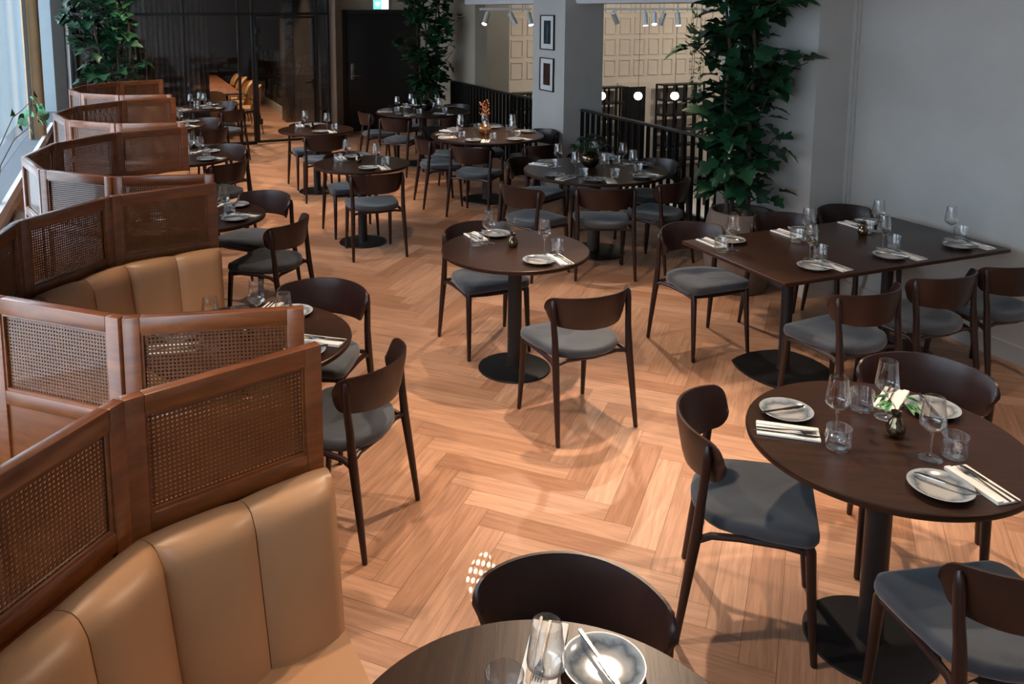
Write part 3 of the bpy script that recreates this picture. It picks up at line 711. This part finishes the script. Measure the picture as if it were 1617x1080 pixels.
def bud_vase(x, y, label, kind, seed, z=TH):
    t = empty('bud_vase', (x, y, z + .0006)); tag(t, label, 'vase', 'small smoked glass bud vases')
    MB().lathe([(0, 0), (.020, 0), (.027, .006), (.031, .022), (.030, .034), (.022, .052), (.0135, .066), (.0125, .072), (.018, .084), (.0185, .086), (.0165, .086), (.011, .073), (.0, .070)], 32).build('vase', 'smoked_glass', t, angle=60)
    rg = random.Random(seed); m = MB(); st = MB()
    if kind == 'sprig':
        pts = [Vector((0, 0, .071)), Vector((rg.uniform(-.01, .01), .004, .12)), Vector((rg.uniform(-.02, .02), .006, .165))]
        st.tube(pts, .0011, 6)
        for i in range(12):
            k = i / 11; p = pts[1].lerp(pts[2], k) if k > .4 else pts[0].lerp(pts[1], .4 + k * 1.5)
            a = i * 2.4; leaf_strip(m, p, Vector((math.cos(a), math.sin(a), .5)), Vector((0, 0, 1)), .016, .006, SIMPLE)
    else:
        for i in range(4):
            a = i * 1.57 + rg.uniform(-.3, .3); e = Vector((math.cos(a) * .035, math.sin(a) * .035, .118 + rg.uniform(0, .012)))
            st.tube([Vector((0, 0, .071)), Vector((e.x * .3, e.y * .3, .105)), e], .0012, 6)
            for q in (-.5, 0, .5): leaf_strip(m, e, Vector((math.cos(a + q), math.sin(a + q), .1)), Vector((0, 0, 1)), .045, .012, SIMPLE, .5)
    st.build('stem', 'twig', t); m.build('leaves', 'fresh_leaf' if kind == 'leafy' else 'sprig_leaf', t, angle=80)
bud_vase(2.325, 1.925, 'smoked bud vase with bright green leaves on the front right table', 'leafy', 1)
bud_vase(2.098, 4.436, 'smoked bud vase with a eucalyptus sprig on the middle round table', 'sprig', 2)
bud_vase(1.955, 7.47, 'smoked bud vase with a sprig on the second aisle table', 'sprig', 3)
bud_vase(2.02, 9.83, 'smoked bud vase on the round table by the glass door', 'sprig', 4)
bud_vase(4.25, 3.86, 'bud vase with a tall sprig near the wall end of the long table', 'sprig', 5)
bud_vase(3.73, 3.74, 'bud vase at the left half of the long table', 'sprig', 6)
bud_vase(.43, 3.575, 'bud vase with a green leaf on the second booth table', 'leafy', 7)
bud_vase(.46, 8.36, 'bud vase with pale leaves on the fourth booth table', 'leafy', 8)
def bowl_vase(x, y, r, matn, label, kind):
    t = empty('round_vase', (x, y, TH + .0006)); tag(t, label, 'vase')
    P = [(0, 0), (r * .45, 0)]
    for i in range(1, 12): a = rad(-62 + 118 * i / 11); P.append((r * math.cos(a), r * (.88 + math.sin(a))))
    top = P[-1][1]; P += [(r * .60, top + .006), (r * .56, top + .004), (r * .5, top - .01), (0, top - .012)]
    MB().lathe(P, 40).build('vase', matn, t, angle=60)
    rg = random.Random(5); m = MB(); st = MB()
    if kind == 'leafy':
        for i in range(22):
            a = rg.uniform(0, 6.28); q = rg.uniform(.25, 1); e = Vector((math.cos(a) * .14 * q, math.sin(a) * .14 * q, top + .02 + .12 * (1 - q * q) + rg.uniform(0, .03)))
            st.tube([Vector((math.cos(a) * .02, math.sin(a) * .02, top - .02)), e * .6 + Vector((0, 0, top * .4)), e], .002, 6)
            for z in range(4):
                b = a + rg.uniform(-1.3, 1.3); leaf_strip(m, e, Vector((math.cos(b), math.sin(b), rg.uniform(-.4, .5))), Vector((0, 0, 1)), rg.uniform(.05, .08), rg.uniform(.018, .026), SIMPLE, .4)
        st.build('stems', 'twig', t); m.build('leaves', 'leaf', t, angle=80)
    elif kind == 'dry':
        for i in range(5):
            a = i * 1.25; st.tube([Vector((0, 0, top - .02)), Vector((math.cos(a) * .02, math.sin(a) * .02, top + .1)), Vector((math.cos(a) * .035, math.sin(a) * .035, top + .16 + .02 * i))], .002, 6)
            for z in range(9):
                h = top + .10 + z * .012; m.ball(Vector((math.cos(a) * .035 + rg.uniform(-.022, .022), math.sin(a) * .035 + rg.uniform(-.022, .022), h + .02 * i * z / 9)), rg.uniform(.008, .013), 1)
        st.build('stems', 'twig', t); m.build('flowers', 'dry_flower', t)
bowl_vase(3.83, 6.50, .083, 'smoked_glass', 'smoked glass bowl filled with green leaves', 'leafy')
bowl_vase(3.72, 8.63, .075, 'amber_glass', 'amber glass vase with dried orange flowers', 'dry')
bowl_vase(3.86, 11.0, .085, 'dark_glass', 'dark glass bowl with leaves on the table before the black door', 'leafy')

# ------------------------------------------------------------------ booths
HS, EDGE, TURN = 1.205, .558, 30.304
BOOTHS = [(.540, 1.248, 3.28), (.466, 3.689, 1.7), (.447, 6.067, .09), (.467, 8.473, -1.16), (.470, 10.952, .2)]
ORD = ['nearest', 'second', 'third', 'fourth', 'last']
def booth_poly(x, y, rot):
    P = [Vector((0, 0))]
    for i in range(6):
        th = rad(rot - 90 + (i - 2.5) * -TURN * -1)
        P.append(P[-1] + EDGE * Vector((math.cos(th), math.sin(th))))
    mid = (P[0] + P[-1]) / 2; c = Vector((x, y))
    return [p - mid + c for p in P]
def booth(bi, x, y, rot):
    P = booth_poly(x, y, rot)
    t = empty('booth_screen', (x, y, 0)); tag(t, '%s curved booth screen of wood-framed cane panels from the front' % ORD[bi], 'screen', 'curved cane booth screens')
    cen = Vector((x, y)); th = .036
    for i in range(6):
        a, b = P[i], P[i + 1]; d = (b - a); L_ = d.length; ang = math.atan2(d.y, d.x)
        w = L_ - .004; st = .052
        m = MB(); z0 = .835
        # local frame: x along the panel from its middle, y thickness
        m.box((-w / 2, -th / 2, .0), (-w / 2 + st, th / 2, HS), .003); m.box((w / 2 - st, -th / 2, .0), (w / 2, th / 2, HS), .003)
        m.box((-w / 2 + st, -th / 2, HS - .052), (w / 2 - st, th / 2, HS), .003); m.box((-w / 2 + st, -th / 2, .835), (w / 2 - st, th / 2, .885), .003); m.box((-w / 2 + st, -th / 2, .03), (w / 2 - st, th / 2, .10), .003)
        # beads round the cane
        for s in (-1, 1):
            y_ = s * .008
            m.box((-w / 2 + st, y_ - .004, .885), (-w / 2 + st + .008, y_ + .004, HS - .052)); m.box((w / 2 - st - .008, y_ - .004, .885), (w / 2 - st, y_ + .004, HS - .052))
            m.box((-w / 2 + st + .008, y_ - .004, .885), (w / 2 - st - .008, y_ + .004, .893)); m.box((-w / 2 + st + .008, y_ - .004, HS - .060), (w / 2 - st - .008, y_ + .004, HS - .052))
        mid = (a + b) / 2 - cen
        p = m.build('panel_frame', 'screen_wood', t, loc=(mid.x, mid.y, 0), rotz=ang)
        MB().box((-w / 2 + st, -.0015, .885), (w / 2 - st, .0015, HS - .052)).build('cane', 'cane', p, smooth=False)
        MB().box((-w / 2 + st, -.008, .10), (w / 2 - st, .008, .835)).build('lower_board', 'screen_wood', p, smooth=False)
    # bench: padded channels along the inside of the screen
    u = empty('banquette', (x, y, 0)); tag(u, '%s curved bench from the front, tan leather with upright padded channels' % ORD[bi], 'banquette', 'curved leather banquettes')
    apo = EDGE / 2 / math.tan(rad(TURN / 2)); rc = EDGE / 2 / math.sin(rad(TURN / 2))
    def pt(i, s, off, z):
        """point inside panel i at fraction s (0..1), set back off from the panel"""
        a, b = P[i] - cen, P[i + 1] - cen; k = 1 - off / apo
        q = (a + (b - a) * s) * k; return Vector((q.x, q.y, z))
    for i in range(6):
        for h in (0, 1):
            m = MB(); s0, s1 = h * .5, h * .5 + .5; g = .003
            rows = []
            NZ = 11
            for j in range(9):
                f = j / 8; s = s0 + g + (s1 - s0 - 2 * g) * f; bul = (1 - abs(2 * f - 1) ** 3.5) * .022 - .012
                row = []
                zs = [.44, .47, .55, .63, .71, .78, .81, .832, .848, .857, .858, .853, .840, .60, .44]
                for q, z in enumerate(zs):
                    tt = (z - .44) / .42
                    front = .215 - .075 * tt
                    if q <= 6: off = front + bul
                    elif q == 7: off = front + bul - .008
                    elif q == 8: off = front + bul * .6 - .022
                    elif q == 9: off = front - .045
                    elif q == 10: off = .075
                    elif q == 11: off = .050
                    else: off = .034
                    zz = z + (bul * .35 if 6 <= q <= 11 else 0)
                    row.append(pt(i, s, off, zz))
                rows.append(row)
            R = m.strip(rows, closed=True); m.bm.faces.new(R[0][::-1]); m.bm.faces.new(R[-1])
            m.build('back_cushion', 'leather', u, angle=60)
    m = MB(); rows = []
    for i in range(6):
        for j in range(5 if i < 5 else 6):
            s = j / 5
            rows.append([pt(i, s, .05, .30), pt(i, s, .05, .43), pt(i, s, .20, .445), pt(i, s, .36, .452), pt(i, s, .50, .447), pt(i, s, .545, .436), pt(i, s, .56, .415), pt(i, s, .56, .33), pt(i, s, .55, .30)])
    R = m.strip(rows, closed=True); m.bm.faces.new(R[0][::-1]); m.bm.faces.new(R[-1]); m.build('seat', 'leather', u, angle=60)
    m = MB(); rows = []
    for i in range(6):
        for j in range(5 if i < 5 else 6):
            s = j / 5; rows.append([pt(i, s, .06, 0), pt(i, s, .06, .298), pt(i, s, .52, .298), pt(i, s, .52, 0)])
    R = m.strip(rows, closed=True); m.bm.faces.new(R[0][::-1]); m.bm.faces.new(R[-1]); m.build('base', 'dark_panel', u, angle=40)
for bi, (x, y, r) in enumerate(BOOTHS): booth(bi, x, y, r)

# ------------------------------------------------------------------ plants
def tree(name_loc, label, stems, height, spread, seed, nleaf, leaf_len, pot=True, zmin=.8, side=None):
    x, y = name_loc; t = empty('potted_fig_tree', (x, y, 0)); tag(t, label, 'plant', 'tall potted fig trees')
    rg = random.Random(seed)
    if pot:
        m = MB(); N = 96; prof = [(.19, 0), (.205, .01), (.245, .12), (.268, .30), (.265, .42), (.245, .55), (.228, .615), (.222, .622), (.205, .622), (.20, .60), (.205, .56), (0, .555)]
        rings = []
        for r, z in prof:
            rings.append([m.bm.verts.new(((r + (.0016 * (j % 2) if .02 < z < .6 and r > .2 else 0)) * math.cos(2 * PI * j / N), (r + (.0016 * (j % 2) if .02 < z < .6 and r > .2 else 0)) * math.sin(2 * PI * j / N), z)) for j in range(N)] if r else [m.bm.verts.new((0, 0, z))])
        for A, B in zip(rings, rings[1:]):
            for j in range(N):
                k = (j + 1) % N
                if len(B) == 1: m.bm.faces.new((A[j], A[k], B[0]))
                else: m.bm.faces.new((A[j], A[k], B[k], B[j]))
        m.bm.faces.new(rings[0][::-1]); m.build('pot', 'pot_clay', t, angle=50)
        m = MB()
        for i in range(150):
            a = rg.uniform(0, 6.28); q = .19 * math.sqrt(rg.random()); m.ball((q * math.cos(a), q * math.sin(a), .565 + rg.uniform(0, .018)), rg.uniform(.010, .020), 1, (1, rg.uniform(.6, 1), .6))
        m.build('pebbles', 'pebble', t)
    st = MB(); lf = MB(); tips = []
    for i, (bx, by, ex, ey) in enumerate(stems):
        pts = []
        for k in range(9):
            f = k / 8; pts.append(Vector((bx + (ex - bx) * f + rg.uniform(-.02, .02) * (k > 0), by + (ey - by) * f + rg.uniform(-.02, .02) * (k > 0), .55 + (height - .55) * f)))
        st.tube(pts, [.017 - .010 * k / 8 for k in range(9)], 8)
        tips.append(pts)
        for b in range(14):
            k = rg.randint(0, 7); p = pts[k].lerp(pts[k + 1], rg.random()); a = rg.uniform(0, 6.28); l = rg.uniform(.18, .42) * spread
            q = p + Vector((math.cos(a) * l, math.sin(a) * l, l * rg.uniform(.3, 1.0))); q.z = min(q.z, 3.2)
            while side and not side(q + Vector((x, y, 0))): q = q.lerp(p, .25)
            st.tube([p, p.lerp(q, .5) + Vector((0, 0, -.02)), q], [.007, .005, .003], 6); tips.append([p, p.lerp(q, .35), p.lerp(q, .7), q])
    cand = []
    for pts in tips:
        for i in range(len(pts) - 1):
            for q in range(6): cand.append(pts[i].lerp(pts[i + 1], q / 6))
    bins = {}
    for p in cand: bins.setdefault(int(p.z / .15), []).append(p)
    keys = [k for k in sorted(bins) if k * .15 > zmin - .1]
    n = 0
    while n < nleaf:
        p = rg.choice(bins[rg.choice(keys)]) + Vector((0, 0, rg.uniform(-.05, .05)))
        if p.z < zmin: continue
        a = rg.uniform(0, 6.28); el = rg.uniform(-.5, .65); d = Vector((math.cos(a) * math.cos(el), math.sin(a) * math.cos(el), math.sin(el)))
        pet = rg.uniform(.02, .07) * spread; base = p + d * pet
        gp = base + Vector((x, y, 0)) + d * .2
        if side and not (side(gp) and side(base + Vector((x, y, 0)))): continue
        if gp.z > 3.25: continue
        L_ = leaf_len * rg.uniform(.65, 1.15); up = (Vector((0, 0, 1)) + Vector((rg.uniform(-.7, .7), rg.uniform(-.7, .7), rg.uniform(-.2, .2)))).normalized()
        leaf_strip(lf, base, d, up, L_, L_ * rg.uniform(.36, .48), FIG, rg.uniform(.1, .45)); n += 1
    st.build('trunk', 'bark', t); lf.build('foliage', 'leaf', t, angle=85)
    return t
tree((4.34, 5.10), 'tall potted fig tree in a taupe pot beside the right pier',
     [(-.10, .02, -.16, .10), (.02, -.06, -.05, -.08), (.10, .04, .10, .0), (.0, .1, -.02, .2)], 3.1, 1.2, 11, 980, .18, zmin=.72, side=lambda p: (p.x < 4.58 or p.y < 4.64) and p.x < 4.93 and p.y > 4.42)
tree((4.36, 12.3), 'tall potted fig tree at the back by the black door',
     [(-.10, .0, -.26, .0), (.05, -.05, .10, -.1), (.12, .06, .22, .05), (-.02, .05, -.05, .1)], 3.1, 1.1, 21, 560, .20, side=lambda p: p.x < 4.80)
tree((-.12, 12.75), 'tall daylit fig tree in the far left corner by the window',
     [(-.12, .0, -.35, .0), (.05, -.05, .05, -.1), (.12, .06, .28, .05), (-.02, .05, -.1, .1)], 3.1, 1.2, 31, 430, .21, zmin=1.15, side=lambda p: p.y < 13.5 and p.x > -.97)
def window_vine():
    t = empty('window_vine', (-1.0, 9.6, .50)); tag(t, 'thin green vine trailing along the window sill by the tan column', 'vine')
    o = Vector((-1.0, 9.6, .50)); rg = random.Random(4); st = MB(); lf = MB()
    A = [Vector((-1.0, 7.3, .50)), Vector((-.98, 7.6, 1.02)), Vector((-.97, 8.6, 1.17)), Vector((-.97, 9.4, 1.15)), Vector((-.95, 9.95, 1.17))]
    B = [Vector((-1.0, 7.3, .50)), Vector((-.97, 7.6, .90)), Vector((-.97, 8.6, .97)), Vector((-.96, 9.6, .93)), Vector((-.94, 10.55, .98))]
    for pts in (A, B): st.tube([p - o for p in pts], [.006, .005, .005, .004, .003], 6)
    spots = [(A[4], 9), (A[3], 2), (A[2], 4), (B[4], 17), (B[3], 1)]
    for p, n in spots:
        for i in range(n):
            a = rg.uniform(0, 6.28); d = Vector((abs(math.cos(a)) * .6 + .1, math.sin(a), rg.uniform(-.9, .5)))
            leaf_strip(lf, p - o + Vector((rg.uniform(0, .05), rg.uniform(-.14, .14), rg.uniform(-.09, .09))), d, Vector((1, 0, .3)), rg.uniform(.09, .13), rg.uniform(.035, .05), SIMPLE, .3)
    st.build('stem', 'twig', t); lf.build('leaves', 'vine_leaf', t, angle=85)
window_vine()
def hanging_vine():
    t = empty('hanging_vine', (5.0, 6.35, 2.2)); tag(t, 'small-leaved vine hanging from the soffit beside the tall fig tree', 'vine')
    rg = random.Random(9); st = MB(); lf = MB()
    for i in range(9):
        x, y = rg.uniform(-.1, .06), rg.uniform(-.45, .35); l = rg.uniform(.5, 1.25)
        pts = [Vector((x + .02 * math.sin(k * 1.7 + i), y + .02 * math.cos(k * 1.3 + i), -l * k / 6)) for k in range(7)]; st.tube(pts, .0025, 5)
        for k in range(int(l * 40)):
            f = rg.random() * 5.99; p = pts[int(f)].lerp(pts[int(f) + 1], f % 1); a = rg.uniform(0, 6.28)
            leaf_strip(lf, p, Vector((math.cos(a), math.sin(a), rg.uniform(-.8, .3))), Vector((0, 0, 1)), rg.uniform(.03, .05), rg.uniform(.012, .018), SIMPLE, .3)
    st.build('stem', 'twig', t); lf.build('leaves', 'vine_leaf', t, angle=85)
hanging_vine()

# ------------------------------------------------------------------ heater under the sill
def heater():
    t = empty('slatted_heater', (-.93, 7.9, 0)); tag(t, 'cream slatted heater under the window sill at the left', 'heater')
    for s in (-1, 1): MB().box((-.06, s * .78 - .02, 0), (.06, s * .78 + .02, .30), .004).build('end_panel', 'heater_cream', t)
    for i in range(7):
        b = MB().box((-.06, -.76, -.006), (.06, .76, .006), .003).build('slat', 'heater_cream', t); b.location = (0, 0, .05 + .036 * i); b.rotation_euler = (0, rad(25), 0)
heater()

# ------------------------------------------------------------------ hall furniture
def shelf_unit(x0, x1, ztop, label):
    t = empty('shelf_unit', ((x0 + x1) / 2, 19.9, -2.4)); tag(t, label, 'shelf', 'black grid shelves in the hall')
    w = (x1 - x0) / 2; H = ztop + 2.4
    m = MB()
    n = 5
    for i in range(n):
        x = -w + 2 * w * i / (n - 1)
        for y in (-.18, .18): m.box((x - .025, y - .02, 0), (x + .025, y + .02, H))
    m.build('uprights', 'black_paint', t, smooth=False)
    for k in range(6):
        z = .25 + (H - .27) * k / 5; MB().box((-w, -.2, z - .02), (w, .2, z + .02)).build('shelf', 'black_paint', t, smooth=False)
shelf_unit(11.30, 12.75, .02, 'black grid shelf left of the hall doorway'); shelf_unit(13.95, 15.3, .03, 'black grid shelf right of the hall doorway'); shelf_unit(9.45, 10.5, -.05, 'black grid shelf beyond the column')
def spotlight(x, y, ztop, tx, ty, label, on=True):
    t = empty('track_spotlight', (x, y, ztop)); tag(t, label, 'spotlight', 'white track spotlights in the hall')
    MB().tube([(0, 0, 0), (0, 0, -.06)], .012, 8).build('stem', 'spot_white', t)
    d = Vector((tx, ty, -1)).normalized(); p = Vector((0, 0, -.06))
    MB().tube([p - d * .03, p + d * .15], .036, 20).build('can', 'spot_white', t)
    if on: MB().tube([p + d * .1505, p + d * .153], .032, 20).build('lens', 'lamp_glow', t)
def cam2room(px, dist):
    r = (px - 730.44) / 1334.29; A = rad(21.8); X, Y = r * dist, dist
    return (X * math.cos(A) + Y * math.sin(A), -X * math.sin(A) + Y * math.cos(A))
def track(pa, pb, dist, label):
    a, b = cam2room(pa, dist), cam2room(pb, dist); c = Vector(((a[0] + b[0]) / 2, (a[1] + b[1]) / 2, 2.14))
    o = MB().tube([Vector((a[0], a[1], 2.14)) - c, Vector((b[0], b[1], 2.14)) - c], .022, 4).build('light_track', 'spot_white', loc=c); tag(o, label, 'light track', 'white light tracks in the hall')
    for f in (.12, .88): MB().tube([((b[0] - a[0]) * (f - .5), (b[1] - a[1]) * (f - .5), .02), ((b[0] - a[0]) * (f - .5), (b[1] - a[1]) * (f - .5), 2.26)], .006, 6).build('hanger', 'spot_white', o)
track(757, 838, 12.0, 'white light track left of the column'); track(950, 1120, 12.0, 'white light track right of the column')
for px, tx, ty, lab, on in ((769, -.5, -.35, 'lit spotlight at the left end of the short light track', True), (806, .5, -.2, 'unlit tilted spotlight on the short light track', False), (834, .1, -.35, 'lit spotlight next to the column edge', True),
                            (967, .7, .3, 'tilted unlit spotlight at the left of the long track', False), (1016, 0, -.15, 'lit upright spotlight, first on the long track', True), (1030, -.25, -.5, 'lit spotlight tilted towards us on the long track', True),
                            (1045, -.2, .2, 'unlit pale spotlight in the middle of the long track', False), (1067, .0, -.2, 'lit spotlight nearest the fig tree', True)):
    p = cam2room(px, 12.0); spotlight(p[0], p[1], 2.12, tx, ty, lab, on)
for px, lab in ((951, 'globe pendant against the column edge'), (1009, 'globe pendant in front of the hall doorway'), (1067, 'globe pendant before the right hall shelf')):
    p = cam2room(px, 15.0); t = empty('globe_pendant', (p[0], p[1], .60)); tag(t, 'small glowing ' + lab, 'lamp', 'glowing globe pendants')
    MB().ball((0, 0, 0), .072, 3).build('globe', 'globe_glow', t)
    MB().tube([(0, 0, .068), (0, 0, .10)], .018, 12).build('cap', 'black_metal', t); MB().tube([(0, 0, .10), (0, 0, 3.8)], .004, 6).build('cord', 'black_metal', t)
def bar_counter():
    t = empty('bar_counter', (9.3, 12.2, -2.4)); tag(t, 'white bar counter on the lower floor beyond the railing', 'counter')
    MB().box((-.4, -1.9, 0), (.4, 1.9, 1.06), .005).build('body', 'dark_panel', t); MB().box((-.45, -1.95, 1.06), (.45, 1.95, 1.10), .005).build('top', 'counter_white', t)
    b = empty('back_counter', (11.2, 14.2, -2.4)); tag(b, 'second white counter on the lower floor, behind the bar', 'counter')
    MB().box((-.3, -1.9, 0), (.3, 1.9, .9), .005).build('body', 'counter_white', b); MB().box((-.33, -1.93, .9), (.33, 1.93, .94), .005).build('top', 'black_paint', b)
bar_counter()
def mk_bottle():
    t = empty('bottle'); tag(t, '', 'bottle')
    MB().lathe([(0, 0), (.038, 0), (.04, .01), (.04, .16), (.03, .20), (.014, .23), (.014, .28), (0, .28)], 16).build('body', 'bottle_dark', t); MB().lathe([(.016, .28), (.018, .282), (.018, .32), (0, .32)], 12).build('cap', 'red_cap', t); return t
rg = random.Random(2)
for i in range(14):
    place('bottle', mk_bottle, (9.3 + rg.uniform(-.35, .35), 10.5 + .25 * i, -1.30), 0, 'dark bottle with a red cap on the lower bar counter', 'red-capped bottles on the bar')

# ------------------------------------------------------------------ meeting room furniture
t = empty('meeting_table', (1.22, 16.5, 0)); tag(t, 'long brown meeting table behind the glass', 'table')
MB().box((-.62, -2.1, .71), (.57, 2.1, .75), .006).build('table_top', 'meeting_wood', t)
for s in (-1, 1): MB().box((-.4, s * 1.6 - .05, 0), (.4, s * 1.6 + .05, .71), .01).build('trestle', 'black_metal', t)
def mk_armchair():
    t = empty('armchair'); tag(t, '', 'chair')
    m = MB(); rows = []
    for i in range(17):
        s = -1 + i / 8; a = rad(-90 + 72 * s); col = []
        for k in range(9):
            v = k / 8; z = .44 + .40 * v; hh = math.sqrt(max(0.02, 1 - abs(s) ** 3)); z = .44 + .40 * v * hh
            r = .245 + .03 * v + .028; col.append((r * math.cos(a), .02 + r * math.sin(a), z))
        for k in range(8, -1, -1):
            v = k / 8; hh = math.sqrt(max(0.02, 1 - abs(s) ** 3)); z = .44 + .40 * v * hh; r = .245 + .03 * v - .028; col.append((r * math.cos(a), .02 + r * math.sin(a), z))
        rows.append(col)
    R = m.strip(rows, closed=True); m.bm.faces.new(R[0][::-1]); m.bm.faces.new(R[-1]); m.build('backrest', 'tan_leather', t, angle=70)
    MB().box((-.24, -.22, .38), (.24, .24, .47), .03, 3).build('seat', 'tan_leather', t)
    for sx in (-1, 1):
        m = MB(); m.tube([(sx * .27, .22, 0), (sx * .265, .22, .62), (sx * .27, -.05, .63), (sx * .27, -.12, .60)], .010, 8); m.build('arm_frame', 'black_metal', t)
        MB().tube([(sx * .24, -.26, 0), (sx * .22, -.2, .42)], .010, 8).build('leg', 'black_metal', t)
    return t
for i, (x, y, r, lab) in enumerate([(1.90, 14.85, 90, 'tan armchair nearest the glass, right of the meeting table'), (1.90, 15.75, 90, 'second tan armchair along the right of the meeting table'), (1.90, 16.65, 90, 'third tan armchair along the right of the meeting table'),
                                    (1.90, 17.55, 90, 'farthest tan armchair along the right of the meeting table'), (1.25, 14.27, 0, 'tan armchair at the near end of the meeting table')]):
    place('armchair', mk_armchair, (x, y, 0), rad(r), lab, 'tan meeting room armchairs')
